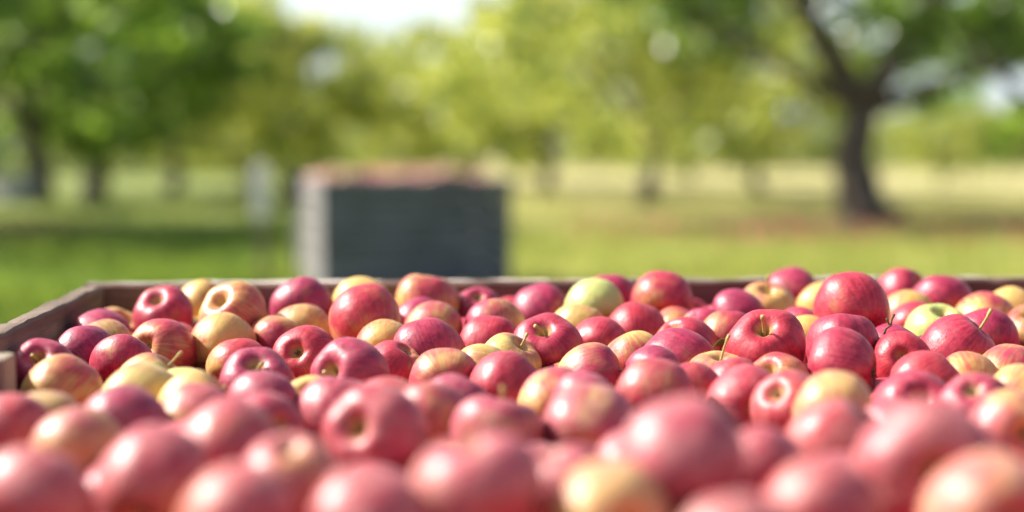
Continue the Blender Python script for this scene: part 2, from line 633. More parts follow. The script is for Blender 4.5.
# cx, cy, r (pixels of the photograph), kind, axis seen from the camera (right, up, towards viewer; the way the stem
# points) or None, landmark phrase or None
A = [
    (164, 313, 31, 'R', (-.15, .62, .55), "crimson apple with open dimple near the back left corner"),
    (200, 306, 24, 'Y', None, None),
    (234, 312, 35, 'Y', (-.35, .55, .6), "yellow apple with deep dimple at the back left"),
    (222, 343, 33, 'O', (.2, .6, -.6), "orange yellow apple below the dimpled yellow one"),
    (163, 347, 33, 'O', (.3, -.2, -.8), "red apple with a yellow patch at the left"),
    (83, 357, 37, 'M', (-.6, .5, -.3), "big purple apple by the left board"),
    (107, 345, 25, 'L', None, None),
    (122, 357, 22, 'D', None, None),
    (42, 370, 28, 'M', None, None),
    (61, 390, 39, 'Y', (.3, .5, -.7), "yellow apple flushed red beside the left post"),
    (142, 399, 39, 'L', (.4, .3, -.8), "wide greenish yellow apple in front of the leaning stem"),
    (150, 382, 27, 'L', (.62, .78, .05), "pale apple with long stem leaning right"),
    (184, 387, 19, 'L', None, None),
    (195, 399, 26, 'Y', None, None),
    (240, 366, 33, 'O', (.4, .3, -.7), None),
    (257, 383, 39, 'M', (.05, .70, .60), "purple and yellow apple with short stem stub"),
    (263, 407, 35, 'M', (0, .4, -.8), None),
    (302, 305, 31, 'M', (.2, .3, -.8), "glossy magenta apple against the back board"),
    (302, 331, 28, 'P', (.1, .4, -.8), None),
    (276, 332, 16, 'P', None, None),
    (307, 356, 30, 'R', (.2, -.3, -.8), "plain red apple behind the large dimpled purple one"),
    (351, 374, 40, 'M', (-.52, .28, .75), "large purple apple with yellow stem dimple facing left"),
    (312, 393, 19, 'P', None, None),
    (364, 314, 36, 'O', (-.3, .75, -.45), "big orange red apple in front of the back board"),
    (361, 303, 30, 'Y', None, None),
    (427, 296, 32, 'Y', (.1, .95, -.1), "tall yellow apple standing above the back board"),
    (419, 316, 18, 'M', None, None),
    (433, 329, 26, 'P', None, None),
    (429, 349, 36, 'D', (-.3, .6, -.6), "deep red apple left of the centre"),
    (384, 343, 22, 'Y', None, None),
    (393, 368, 27, 'R', None, None),
    (446, 378, 31, 'R', (-.1, .05, -.95), None),
    (337, 408, 37, 'M', None, None),
    (377, 430, 52, 'R', (-.38, .30, .85), "large crimson apple with pale ringed hollow near the front"),
    (392, 404, 25, 'R', None, None),
    (430, 405, 22, 'Q', None, None),
    (452, 407, 31, 'M', None, None),
    (478, 309, 23, 'M', None, None),
    (495, 326, 32, 'P', (-.1, .5, -.7), "pale pink apple behind the central red one"),
    (490, 344, 28, 'R', None, None),
    (540, 311, 27, 'M', (-.2, .5, -.7), "purple apple at the middle of the back board"),
    (547, 343, 37, 'R', (-.14, .66, .60), "glossy red apple with notched dimple at the very centre"),
    (510, 350, 17, 'L', None, None),
    (595, 307, 31, 'G', (-.2, .4, -.8), "pale green apple near the middle back board"),
    (609, 298, 29, 'M', None, None),
    (662, 298, 31, 'R', (.1, .4, -.85), "round ruby apple against the back board"),
    (578, 323, 18, 'P', None, None),
    (600, 342, 26, 'R', None, None),
    (636, 331, 27, 'O', (0, .5, -.7), "orange and pink apple right of the pale green one"),
    (674, 329, 23, 'O', None, None),
    (633, 348, 19, 'P', None, None),
    (686, 348, 30, 'R', None, None),
    (678, 359, 37, 'M', (-.62, .25, -.6), "purplish apple with russet end turned right"),
    (653, 374, 28, 'M', None, None),
    (592, 376, 36, 'P', (.85, .38, .15), "streaked yellow pink apple with stem poking out right"),
    (505, 384, 36, 'R', (.62, .5, -.5), "broad freckled red apple below the centre"),
    (556, 389, 20, 'P', None, None),
    (482, 363, 17, 'P', None, None),
    (584, 404, 33, 'M', None, None),
    (590, 427, 42, 'M', (.2, .4, -.85), "magenta apple with white glint in front of the streaked one"),
    (497, 428, 46, 'M', None, None),
    (655, 395, 42, 'R', (.1, .5, -.8), "large red apple in front of the russet ended one"),
    (691, 390, 27, 'R', None, None),
    (792, 292, 28, 'M', (0, .5, -.8), "purple apple highest on the back board"),
    (767, 307, 32, 'P', (-.05, .82, .5), "pink and cream apple with stem standing up at back"),
    (738, 307, 17, 'M', None, None),
    (728, 333, 22, 'P', None, None),
    (703, 324, 14, 'M', None, None),
    (766, 343, 39, 'R', (-.18, .62, .68), "red apple with thick yellow stem standing upright"),
    (804, 336, 18, 'Y', None, None),
    (800, 324, 16, 'P', None, None),
    (718, 366, 17, 'L', (.1, .95, .2), "small pale apple with long upright stem"),
    (852, 304, 37, 'R', (-.3, .6, -.7), "tall crimson apple perched highest on the right"),
    (822, 304, 21, 'P', None, None),
    (843, 343, 38, 'R', None, None),
    (842, 364, 42, 'R', (-.85, .1, -.35), "big smooth red apple below the perched one"),
    (779, 378, 24, 'O', None, None),
    (791, 393, 20, 'R', None, None),
    (834, 407, 33, 'Y', (.1, .3, -.9), "yellow topped apple in front of the big smooth red one"),
    (836, 442, 50, 'R', None, None),
    (748, 402, 43, 'R', (-.05, -.1, -.95), "red apple showing a brown green eye at front centre right"),
    (735, 376, 19, 'R', None, None),
    (902, 291, 21, 'D', None, None),
    (941, 299, 32, 'M', (-.3, .6, -.6), "long purplish apple at the back right board"),
    (908, 312, 21, 'P', None, None),
    (914, 323, 22, 'R', None, None),
    (938, 331, 28, 'G', (0, .75, .5), "yellow green apple with a dimple at the right"),
    (985, 317, 30, 'Y', (0, .4, -.8), None),
    (1012, 312, 24, 'P', None, None),
    (985, 336, 31, 'M', None, None),
    (1030, 324, 21, 'L', None, None),
    (958, 349, 39, 'R', (.55, .66, .15), "crimson apple with stem sticking up at its right"),
    (902, 358, 24, 'R', None, None),
    (925, 384, 36, 'R', None, None),
    (966, 374, 21, 'P', None, None),
    (1012, 376, 37, 'P', (.5, .6, -.5), "wide blushed yellow apple at the right picture edge"),
    (1022, 396, 30, 'L', None, None),
    (914, 406, 43, 'Q', (-.05, .45, .8), "pink apple with open hollow towards the front right"),
    (975, 397, 22, 'M', None, None),
    (925, 458, 68, 'Q', (-.08, .05, .95), "very large pink apple with wide hollow facing out"),
    (1012, 430, 46, 'Q', None, None),
    (985, 508, 54, 'Q', None, None),
    (680, 457, 68, 'M', (-.1, .6, -.7), "largest dusky apple at the front right of centre"),
    (755, 462, 40, 'Q', None, None),
    (820, 505, 46, 'Q', None, None),
    (735, 538, 42, 'Q', None, None),
    (478, 485, 68, 'Q', (-.1, .85, .1), "broad dusky pink apple at the front centre"),
    (565, 478, 38, 'Q', None, None),
    (610, 514, 62, 'Y', (-.3, -.1, -.9), "low cream coloured apple at the front centre"),
    (372, 524, 64, 'Q', None, None),
    (8, 432, 38, 'R', None, None),
    (45, 417, 27, 'L', None, None),
    (122, 428, 40, 'M', (.3, .5, -.7), "mauve apple in the front left part"),
    (78, 440, 33, 'P', (.2, .5, -.8), None),
    (35, 497, 60, 'Q', (.1, .5, -.8), "large pink red apple at the front left corner"),
    (155, 477, 57, 'Q', (.1, .5, -.8), "large reddish brown apple at the front left"),
    (195, 418, 32, 'Q', None, None),
    (225, 447, 53, 'R', (.1, .5, -.8), "rosy apple with bright glint left of the ringed one"),
    (262, 425, 30, 'M', None, None),
    (236, 518, 56, 'Q', None, None),
    (290, 482, 46, 'Q', None, None),
]
# yellow/bright side of some apples: direction of the blush as seen from the camera
BLUSH_DIR = {0: (.3, .2, .5), 2: (.8, -.5, .2), 3: (-.3, -.6, .5), 4: (.1, .8, .6), 9: (.2, .7, .4), 15: (.7, .5, .4),
             18: (-.8, .2, .6), 24: (.2, -.6, .7), 25: (0, -.9, .4), 47: (-.2, .6, .6), 48: (0, .8, .5), 54: (.7, .3, .4),
             64: (0, .9, .3), 95: (.5, .6, .4)}
N_MAIN = len(A)

BX0, BX1 = -0.327, 0.883      # inner faces of the bin
BY0, BY1 = 0.575, 1.800
RIMZ = CAMZ - 0.155
HEAPZ = CAMZ - 0.178

pos = np.zeros((N_MAIN, 3))
rad = np.zeros(N_MAIN)
ray = np.zeros((N_MAIN, 3))
PXT = np.zeros((N_MAIN, 2))


def heap_h(y):
    return float(np.interp(y, [290, 310, 340, 380, 430, 480, 540], [.160, .172, .186, .198, .194, .184, .180]))


for i, a in enumerate(A):
    cx, cy, r = a[:3]
    De = heap_h(cy) * F / (cy - 153)
    hidden = r < 0.87 * 0.0345 * F / De and cy > 300
    rin = r
    if hidden:                      # only its top shows: the fruit is of ordinary size, its centre lower
        top = cy - r * 0.9
        for _ in range(4):
            d = fwd + rgt * ((cx - 512) / F) - upv * ((cy - 256) / F)
            D = (-heap_h(cy) - 0.010) / d.z
            rt = min(max(rin * 1.15 * D / F, 0.0305), 0.0345) * F / D
            cy = top + rt * 0.9
        r = rt
    else:
        cy += 0.13 * r
        d = fwd + rgt * ((cx - 512) / F) - upv * ((cy - 256) / F)
        Dh = -heap_h(cy) / d.z
        Ds = F * 0.0355 / r
        D = math.exp(0.5 * math.log(Ds) + 0.5 * math.log(Dh))
    p = CAM + d * D
    if p.y > BY1 - 0.034:
        D *= (BY1 - 0.034) / p.y
    pos[i] = CAM + d * D
    ray[i] = d.normalized()
    PXT[i] = (cx, cy)
    rad[i] = min(max(r * D / F, 0.0300), 0.0425)
for it in range(120):
    for i in range(N_MAIN):
        dv = pos - pos[i]
        dist = np.sqrt((dv ** 2).sum(1)) + 1e-9
        need = (rad + rad[i]) * 0.90
        for j in np.nonzero((dist < need) & (np.arange(N_MAIN) > i))[0]:
            n = dv[j] / dist[j]
            # the one lower in the picture lies nearer
            sgn = 1 if PXT[i][1] > PXT[j][1] else -1
            push = (need[j] - dist[j]) * 0.4
            for q, s, w in ((i, -1, -sgn), (j, 1, sgn)):
                pos[q] += ray[q] * push * 0.6 * w + n * push * s * 0.25
    for i in range(N_MAIN):
        rel = pos[i] - np.array(CAM)
        onray = ray[i] * rel.dot(ray[i])
        bl_ = 0.8 if it < 100 else 1.0
        pos[i] = np.array(CAM) + onray * bl_ + rel * (1 - bl_)
        k = (BY1 - rad[i] * 0.9)
        if pos[i, 1] > k:
            pos[i] = np.array(CAM) + (pos[i] - np.array(CAM)) * (k / pos[i, 1])
        pos[i, 0] = max(pos[i, 0], BX0 + rad[i] * 0.88)

# ------------------------------------------------------------------ fillers below and between
fil, frad, fkind = [], [], []
kinds_w = ['R'] * 7 + ['M'] * 6 + ['P'] * 3 + ['Q'] * 4 + ['O'] * 2 + ['Y'] + ['D'] * 4


Wb, Hb, MG = 512, 256, 30


def raster(p, r, zb, ib=None, idx=0, write=True):
    """sphere into the half size depth buffer; returns pixels covered on a nearer-than-main basis"""
    x, y, D = proj(p)
    if D < 0.2:
        return 0, 0
    rp = r * F / D / 2
    X, Y = x / 2 + MG, y / 2 + MG
    x0, x1 = int(max(X - rp, 0)), int(min(X + rp + 2, zb.shape[1]))
    y0, y1 = int(max(Y - rp, 0)), int(min(Y + rp + 2, zb.shape[0]))
    if x0 >= x1 or y0 >= y1:
        return 0, 0
    gx, gy = np.meshgrid(np.arange(x0, x1), np.arange(y0, y1))
    q = 1 - ((gx - X) / rp) ** 2 - ((gy - Y) / (rp * 0.9)) ** 2
    zz = D - r * np.sqrt(np.maximum(q, 0))
    sub = zb[y0:y1, x0:x1]
    m = (q > 0) & (zz < sub)
    hit = int((m & (sub < 1e8)).sum())
    tot = int((q > 0).sum())
    if write:
        sub[m] = zz[m]
        ib[y0:y1, x0:x1][m] = idx
    return hit, tot


zmain = np.full((Hb + 2 * MG, Wb + 2 * MG), 1e9)
imain = np.full(zmain.shape, -1)
for i in range(N_MAIN):
    raster(pos[i], rad[i], zmain, imain, i)


def try_add(p, r, tol):
    allp = np.vstack([pos] + ([np.array(fil)] if fil else []))
    allr = np.concatenate([rad] + ([np.array(frad)] if frad else []))
    q = np.array(p, float)
    for it in range(30):
        dv = q - allp
        dist = np.sqrt((dv ** 2).sum(1)) + 1e-9
        pen = (allr + r) * 0.93 - dist
        k = np.argmax(pen)
        if pen[k] < 0.0005:
            break
        q = q + dv[k] / dist[k] * pen[k] * 0.7
        q[2] = min(q[2], p[2] + 0.012)
        q[0] = min(max(q[0], BX0 + r * .95), BX1 - r * .95)
        q[1] = min(max(q[1], BY0 + r * .95), BY1 - r * .95)
    dv = q - allp
    pen = ((allr + r) * 0.93 - np.sqrt((dv ** 2).sum(1))).max()
    hit, tot = raster(q, r, zmain, None, 0, False)
    if hit > 0.05 * tot:
        return
    if q[1] > BY1 - 0.12 and proj(q)[1] - r * F / proj(q)[2] < 296:
        return
    if pen < tol and abs(q[2] - p[2]) < 0.05:
        fil.append(q)
        frad.append(r)
        fkind.append(random.choice(kinds_w))


for layer, (dz, tol) in enumerate(((-0.025, 0.006), (-0.045, 0.008), (-0.075, 0.009), (-0.120, 0.010))):
    sp = 0.069
    yy = BY0 + 0.036
    row = 0
    while yy < BY1 - 0.030:
        xx = BX0 + 0.036 + (0.5 * sp if (row + layer) % 2 else 0)
        while xx < BX1 - 0.03:
            r = random.uniform(0.032, 0.0375)
            # never in front of a hand placed apple: keep the top fillers a little low
            try_add((xx + random.uniform(-.008, .008), yy + random.uniform(-.008, .008),
                     HEAPZ + dz + random.uniform(-.008, .006)), r, tol)
            xx += sp
        yy += sp * 0.87
        row += 1
fil = np.array(fil)
frad = np.array(frad)

# depth buffer of spheres to learn what can be seen (half size picture, with a margin)
allp = np.vstack([pos, fil])
allr = np.concatenate([rad, frad])
zb = np.full((Hb + 2 * MG, Wb + 2 * MG), 1e9)
ib = np.full(zb.shape, -1)
PX = np.zeros((len(allp), 3))
for i in range(len(allp)):
    PX[i] = proj(allp[i])
    raster(allp[i], allr[i], zb, ib, i)
inner = ib[MG:-MG, MG:-MG]
seen = np.bincount(inner[inner >= 0].ravel(), minlength=len(allp)) * 4
for i in range(N_MAIN):
    if DBG: print("DBG", i, A[i][:4], "px %.0f %.0f r %.0f" % (PX[i][0], PX[i][1], allr[i] * F / PX[i][2]), "D %.2f h %.3f R %.4f y %.2f" % (PX[i][2], CAMZ - allp[i][2], allr[i], allp[i][1]), "seen", seen[i])
hid_main = [i for i in range(N_MAIN) if seen[i] < 40]
print("MAIN barely seen:", [(A[i][0], A[i][1], int(seen[i])) for i in hid_main])


# ------------------------------------------------------------------ build the apples
def to_world(v):
    return (rgt * v[0] + upv * v[1] - fwd * v[2]).normalized()


def orient(axis, bdir):
    z = axis.normalized()
    x = bdir - z * bdir.dot(z)
    if x.length < 1e-3:
        x = z.orthogonal()
    x.normalize()
    y = z.cross(x)
    return Matrix((x, y, z)).transposed()


def build_apple(p, r, kind, axis=None, bdir=None, stem=None, bloom_haze=None):
    """one apple: the fruit is the thing, its stem and calyx are its parts"""
    rs = random.Random(int(abs(p[0] * 7919 + p[1] * 104729) * 1000))
    if bloom_haze is None:           # foreground haze painted as paler skin, stronger nearer the camera
        bloom_haze = float(np.interp((Vector(p) - CAM).length, [0.75, 1.0, 1.25, 1.45], [1.0, .8, .3, .0])) * rs.uniform(.7, 1.1)
    if axis is None:
        ax = Vector((rs.gauss(0, .5), rs.gauss(0.1, .5), -abs(rs.gauss(.55, .5))))
        if rs.random() < 0.22:
            ax.z = rs.uniform(.1, .6)
        axis = to_world(ax)
    if bdir is None:
        bdir = Vector((rs.gauss(0, 1), rs.gauss(0, 1), rs.gauss(.3, 1))).normalized()
    o = link("apple", rs.choice(APPLES))
    M = orient(axis, bdir)
    s = r * rs.uniform(0.99, 1.02)
    o.matrix_world = Matrix.Translation(p) @ M.to_4x4() @ Matrix.Scale(s, 4)
    c, bh, rh, _ = KIND[kind]
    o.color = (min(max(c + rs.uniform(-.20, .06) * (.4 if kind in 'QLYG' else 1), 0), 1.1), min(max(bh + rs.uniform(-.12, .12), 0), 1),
               min(max(rh + rs.uniform(-.25, .25), 0), 1), bloom_haze)
    tov = (CAM - Vector(p)).normalized()
    d = axis.dot(tov)
    if stem is None:
        stem = d > -0.15 and rs.random() < 0.75
    if stem:
        link("stem", rs.choice(LONG if stem == 2 else STEMS), o)
    if d < 0.15:
        link("calyx", rs.choice(CALYX), o)
    return o


MAIN_GROUP = "apples heaped in the near wooden bin"
objs, info = [], []
for i, a in enumerate(A):
    ax = to_world(a[4]) if a[4] else None
    bd = to_world(BLUSH_DIR[i]) if i in BLUSH_DIR else None
    if seen[i] < 8:
        continue
    st = None
    if a[4]:
        st = ("stem" in (a[5] or "")) or (a[4][2] > 0 and "hollow" not in (a[5] or "") and "dimple" not in (a[5] or "")) \
            or "notched" in (a[5] or "")
    if a[5] and ('stem' in a[5]) and not ('stub' in a[5] or 'dimple' in a[5] or 'leaning stem' in a[5] or 'poking' in a[5]):
        st = 2
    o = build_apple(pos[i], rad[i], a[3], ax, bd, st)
    objs.append(o)
    info.append(dict(px=PX[i], kind=a[3], land=a[5], seen=seen[i], o=o))
budget = 215
cand = sorted([i for i in range(N_MAIN, len(allp)) if seen[i] >= 24], key=lambda i: -seen[i])[:budget - len(objs)]
for i in cand:
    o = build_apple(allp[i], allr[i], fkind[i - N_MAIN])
    objs.append(o)
    info.append(dict(px=PX[i], kind=fkind[i - N_MAIN], land=None, seen=seen[i], o=o))
print("INDIVIDUAL APPLES", len(objs), "fillers", len(cand), "unseen fillers", len(fil) - len(cand))


# the rest, deeper down or outside the picture, as one mass
def apple_mass(name, P3, Rr, mesh_seed, label, cat):
    src = [apple_mesh(mesh_seed + k, 14, 20, "mass_source") for k in range(3)]
    srcd = []
    for me in src:
        v = np.zeros(len(me.vertices) * 3)
        me.vertices.foreach_get("co", v)
        srcd.append((v.reshape(-1, 3), [tuple(p.vertices) for p in me.polygons]))
    V, Fc = [], []
    n0 = 0
    for p, r in zip(P3, Rr):
        v, f = srcd[random.randrange(3)]
        q = Quaternion((random.gauss(0, 1), random.gauss(0, 1), random.gauss(0, 1), random.gauss(0, 1))).normalized()
        M3 = np.array(q.to_matrix())
        V.append(v @ M3.T * r + np.array(p))
        Fc += [tuple(i + n0 for i in q_) for q_ in f]
        n0 += len(v)
    me = mesh_py(name, np.vstack(V), Fc, M_HEAP, True)
    for s_ in src:
        bpy.data.meshes.remove(s_)
    o = link(name, me)
    tag(o, label, cat, None, "stuff")
    return o


def heap_material():
    m, nt, out = new_mat("apples_mixed_skin")
    g = NT(nt)
    geo = g.n("ShaderNodeNewGeometry")
    tc = g.n("ShaderNodeTexCoord")
    ramp = g.n("ShaderNodeValToRGB")
    g.l(geo.outputs['Random Per Island'], ramp.inputs[0])
    e = ramp.color_ramp.elements
    e[0].position = 0
    e[0].color = (0.42, 0.02, 0.05, 1)
    e[1].position = 1.0
    e[1].color = (0.66, 0.45, 0.15, 1)
    for p_, c_ in ((0.3, (0.35, 0.02, 0.09, 1)), (0.6, (0.55, 0.08, 0.08, 1)), (0.8, (0.66, 0.2, 0.14, 1))):
        x = e.new(p_)
        x.color = c_
    n1 = g.noise(tc.outputs['Object'], 18, 3, 0.6)
    col = g.mix(g.smooth(n1, 0.4, 0.75, 0, 0.5), ramp.outputs[0], (0.62, 0.16, 0.13))
    g.bsdf(out, col, 0.38, 0.5)
    return m


M_HEAP = heap_material()
rest = [i for i in range(N_MAIN, len(allp)) if i not in set(cand)]
apple_mass("apple_heap", allp[rest], allr[rest], 900,
           "mixed red apples packed deeper in the near bin under the top ones", "apples")

# ---- labels: each apple by its own look or by where it lies next to a striking one
lands = [k for k in info if k['land']]
for k in lands:
    tag(k['o'], k['land'], "apple", MAIN_GROUP)
DIRS = ["right of", "behind and right of", "behind", "behind and left of", "left of", "in front and left of", "in front of",
        "in front and right of"]


def short(ph):
    w = ph.split()
    for stopw in (" against", " near the", " at the", " by the", " beside", " below", " behind", " in front", " towards", " low",
                  " cut", " above", " perched"):
        i = ph.find(stopw)
        if i > 0 and len(ph[:i].split()) >= 3:
            s = ph[:i]
            if sum(1 for q in lands if q['land'].startswith(s)) == 1 and len(s.split()) <= 9:
                return s
    return ph


used = set(k['land'] for k in lands)
usedkey = set()
nolabel = [k for k in info if not k['land']]
nolabel.sort(key=lambda k: -k['seen'])


def sector(a, b):
    dx, dy = a['px'][0] - b['px'][0], -(a['px'][1] - b['px'][1]) * 1.5
    return int(round(math.degrees(math.atan2(dy, dx)) / 45)) % 8, math.hypot(dx, dy)


for k in nolabel:
    k['c'] = []
    for L in lands:
        s, d = sector(k, L)
        k['c'].append((d, id(L), s, L))
    k['c'].sort(key=lambda t: t[0])
ORD = ["", "second apple ", "third apple ", "fourth apple "]
for k in nolabel:
    k['lab'] = None
    for (d, _, s, L) in k['c'][:9]:
        # rank of k among all apples in that sector of L
        rank = sum(1 for q in info if q is not k and q is not L and sector(q, L)[0] == s and sector(q, L)[1] < d)
        if rank > 3:
            continue
        col = KIND[k['kind']][3]
        extra = " mostly hidden" if k['seen'] < 160 else ""
        if rank == 0:
            lab = f"{col}{extra} apple just {DIRS[s]} the {short(L['land'])}"
        else:
            lab = f"{col} apple, {['', 'second', 'third', 'fourth'][rank]} one {DIRS[s]} the {short(L['land'])}"
        if lab in used or len(lab.split()) > 16:
            continue
        used.add(lab)
        k['lab'] = lab
        break
    if not k['lab']:
        L = k['c'][0][3]
        for q in ("small half buried", "deep set", "shaded", "tightly wedged", "low lying"):
            lab = f"{q} {KIND[k['kind']][3]} apple {DIRS[k['c'][0][2]]} the {short(L['land'])}"
            if lab not in used and len(lab.split()) <= 16:
                break
        used.add(lab)
        k['lab'] = lab
    tag(k['o'], k['lab'], "apple", MAIN_GROUP)


# ------------------------------------------------------------------ loose leaves between the apples
def leaf_obj(px, py, D, length, rot, label):
    V, Fc = [], []
    n = 9
    for i in range(n):
        t = i / (n - 1)
        w = math.sin(math.pi * t ** 0.8) * 0.27 * length + 0.0006
        zc = 0.10 * length * math.sin(t * 3.0)
        V += [(t * length, -w, zc + 0.12 * w + 0.04 * length * math.sin(9 * t)), (t * length, 0, zc - 0.1 * w),
              (t * length, w, zc + 0.22 * w)]
    k = len(V)
    V += [(v[0], v[1], v[2] - 0.0006) for v in V]
    for i in range(n - 1):
        for j in range(2):
            a = i * 3 + j
            Fc.append((a, a + 3, a + 4, a + 1))
            Fc.append((k + a, k + a + 1, k + a + 4, k + a + 3))
    o = link("apple_leaf", mesh_py("apple_leaf", V, Fc, M_LOOSE, True))
    o.location = at(px, py, D)
    o.rotation_euler = rot
    sv, sf = tube([(0.001, 0, 0), (-0.012, 0.002, 0.002), (-0.022, 0.006, 0.006)], [0.0009, 0.0009, 0.0013], 6)
    link("leaf_stalk", mesh_py("leaf_stalk", sv, sf, M_STEM, True), o)
    tag(o, label, "leaf", "loose leaves among the apples")


leaf_obj(713, 347, 1.47, 0.030, (R(-35), R(-8), R(10)), "green leaf tucked behind the small pale apple with upright stem")
leaf_obj(884, 337, 1.47, 0.022, (R(40), R(-30), R(35)), "dark green leaf below the tall crimson apple on the right")


tv, tf = tube([(0, 0, 0), (.008, .002, .004), (.017, -.001, .005), (.026, .003, .009), (.033, .002, .016)], [.0022, .0020, .0019, .0021, .0026], 7)
t2 = tube([(.016, 0, .005), (.018, .004, .012), (.019, .007, .016)], [.0014, .0012, .0018], 6)
tv, tf = merge([(tv, tf), t2])
twig = link("twig", mesh_py("twig", tv, tf, M_CALYX, True))
twig.scale = (.6, .6, .6)
twig.location = at(884, 334, 1.45)
twig.rotation_euler = (R(20), R(-35), R(25))
tag(twig, "short dark twig wedged beside the tall crimson apple on the right", "twig")


# ------------------------------------------------------------------ bins
def make_bin(name, x0, x1, y0, y1, ztop, zbot, mx, my, mp, cap, nplank=4, t=0.024, gap=0.003):
    """inner faces at x0,x1,y0,y1"""
    root = link(name, None)
    root.empty_display_size = 0.3
    root.location = ((x0 + x1) / 2, (y0 + y1) / 2, 0)
    off = Vector(root.location)

    def part(nm, shapes, mat):
        V, Fc = merge(shapes)
        o = link(nm, mesh_py(nm, [Vector(v) - off for v in V], Fc, mat), root)
        return o

    H = (ztop - zbot - 0.02) / nplank
    for side in range(4):
        sh = []
        for k in range(nplank):
            za = zbot + 0.02 + k * H + gap
            zb_ = zbot + 0.02 + (k + 1) * H - (gap if k < nplank - 1 else 0.001)
            j = random.uniform(-0.002, 0.002)
            if side == 0:
                sh.append(plank(x0 - t, x1 + t, y1 + 0.001 + j, y1 + t + j, za, zb_))
            elif side == 1:
                sh.append(plank(x0 - t, x1 + t, y0 - t + j, y0 - 0.001 + j, za, zb_))
            elif side == 2:
                sh.append(plank(x0 - t + j, x0 - 0.001 + j, y0 + 0.001, y1 - 0.001, za, zb_))
            else:
                sh.append(plank(x1 + 0.001 + j, x1 + t + j, y0 + 0.001, y1 - 0.001, za, zb_))
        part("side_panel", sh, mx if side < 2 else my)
    ps = 0.036
    for (px_, py_) in ((x0, y0), (x1 - ps, y0), (x0, y1 - ps), (x1 - ps, y1 - ps)):
        part("corner_post", [box(px_ + .002, px_ + ps - .002, py_ + .002, py_ + ps - .002, zbot + .03, ztop - (0.055 if name == 'wooden_bin' and x0 == BX0 else .008), 0.003)], mp)
    ym = 1.215 if name == "wooden_bin" else (y0 + y1) / 2
    for px_ in (x0, x1 - 0.034):
        part("middle_post", [box(px_ + .002, px_ + .032, ym - 0.022, ym + 0.022, zbot + .03, ztop - 0.006, 0.003)], mp)
    # outer rail along the back and front, skids and floor
    for (ya, yb) in ((y1 + t + .003, y1 + t + .026), (y0 - t - .026, y0 - t - .003)):
        part("top_rail", [plank(x0 - t, x1 + t, ya, yb, ztop - 0.085, ztop - 0.001)], cap)
    part("floor_boards", [box(x0, x1, y0 + k * (y1 - y0) / 8 + .004, y0 + (k + 1) * (y1 - y0) / 8 - .004, zbot, zbot + .018)
                          for k in range(8)], mx)
    for xs in (x0, (x0 + x1) / 2 - .05, x1 - .1):
        part("skid", [box(xs, xs + .1, y0 - .01, y1 + .01, 0.0, zbot - 0.002, 0.004)], mp)
    return root


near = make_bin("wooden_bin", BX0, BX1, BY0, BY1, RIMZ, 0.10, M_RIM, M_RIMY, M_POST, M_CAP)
tag(near, "near weathered wooden bin filled with red apples", "bin", "orchard apple bins")
near.name = "wooden_bin"

# the far bin stands about nine and a half metres away, turned a little
D2 = 9.5
far_z = CAMZ - 0.165
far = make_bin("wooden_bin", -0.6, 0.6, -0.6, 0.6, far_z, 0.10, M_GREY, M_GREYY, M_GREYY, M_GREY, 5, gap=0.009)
c0 = ground_at(321, D2)
PHI = R(14.5) - YAW
ex = Vector((math.cos(PHI), math.sin(PHI), 0))
ey = Vector((-math.sin(PHI), math.cos(PHI), 0))
cen = c0 + ex * 0.624 + ey * 0.624
far.location = (cen.x, cen.y, 0)
far.rotation_euler = (0, 0, PHI)
tag(far, "grey wooden apple bin standing alone in the grass down the aisle", "bin", "orchard apple bins")

# apples heaped in the far bin
n2 = 0
for row in range(17):
    for c in range(17):
        lx = -0.56 + c * 0.07 + (0.035 if row % 2 else 0) + random.uniform(-.008, .008)
        ly = -0.56 + row * 0.066 + random.uniform(-.008, .008)
        if abs(lx) > 0.565 or abs(ly) > 0.565:
            continue
        mound = 0.035 * max(0, 1 - (lx / .62) ** 2) ** .6 * max(0, 1 - (ly / .62) ** 2) ** .6
        lz = far_z - 0.022 + mound + random.uniform(-.02, .022) + .02 * math.sin(lx * 9)
        if row > 5:
            continue
        p = cen + ex * lx + ey * ly + Vector((0, 0, lz))
        if (row * 17 + c) % 5 == 4 and row > 0:
            lz -= 0.0
        o = link("apple", APPLES[n2 % 16])
        q = Quaternion((random.gauss(0, 1), random.gauss(0, 1), random.gauss(0, 1), random.gauss(0, 1))).normalized()
        o.matrix_world = Matrix.Translation(p) @ q.to_matrix().to_4x4() @ Matrix.Scale(0.036, 4)
        kk = random.choice(['M', 'M', 'P', 'Q', 'Q', 'Y'])
        cc = KIND[kk]
        o.color = (cc[0] * .8, cc[1], 1.0, 1.0)
        tag(o, "small mauve red apple heaped on top of the distant grey bin", "apple", "apples in the distant bin")
        n2 += 1
rp, rr_ = [], []
for row in range(6, 17):
    for c in range(17):
        lx = -0.56 + c * 0.07 + (0.035 if row % 2 else 0)
        ly = -0.56 + row * 0.066
        mound = 0.035 * max(0, 1 - (lx / .62) ** 2) ** .6 * max(0, 1 - (ly / .62) ** 2) ** .6
        rp.append(cen + ex * lx + ey * ly + Vector((0, 0, far_z - 0.022 + mound)))
        rr_.append(0.036)
apple_mass("apple_heap", rp, rr_, 950, "apples filling the far half of the distant grey bin", "apples")

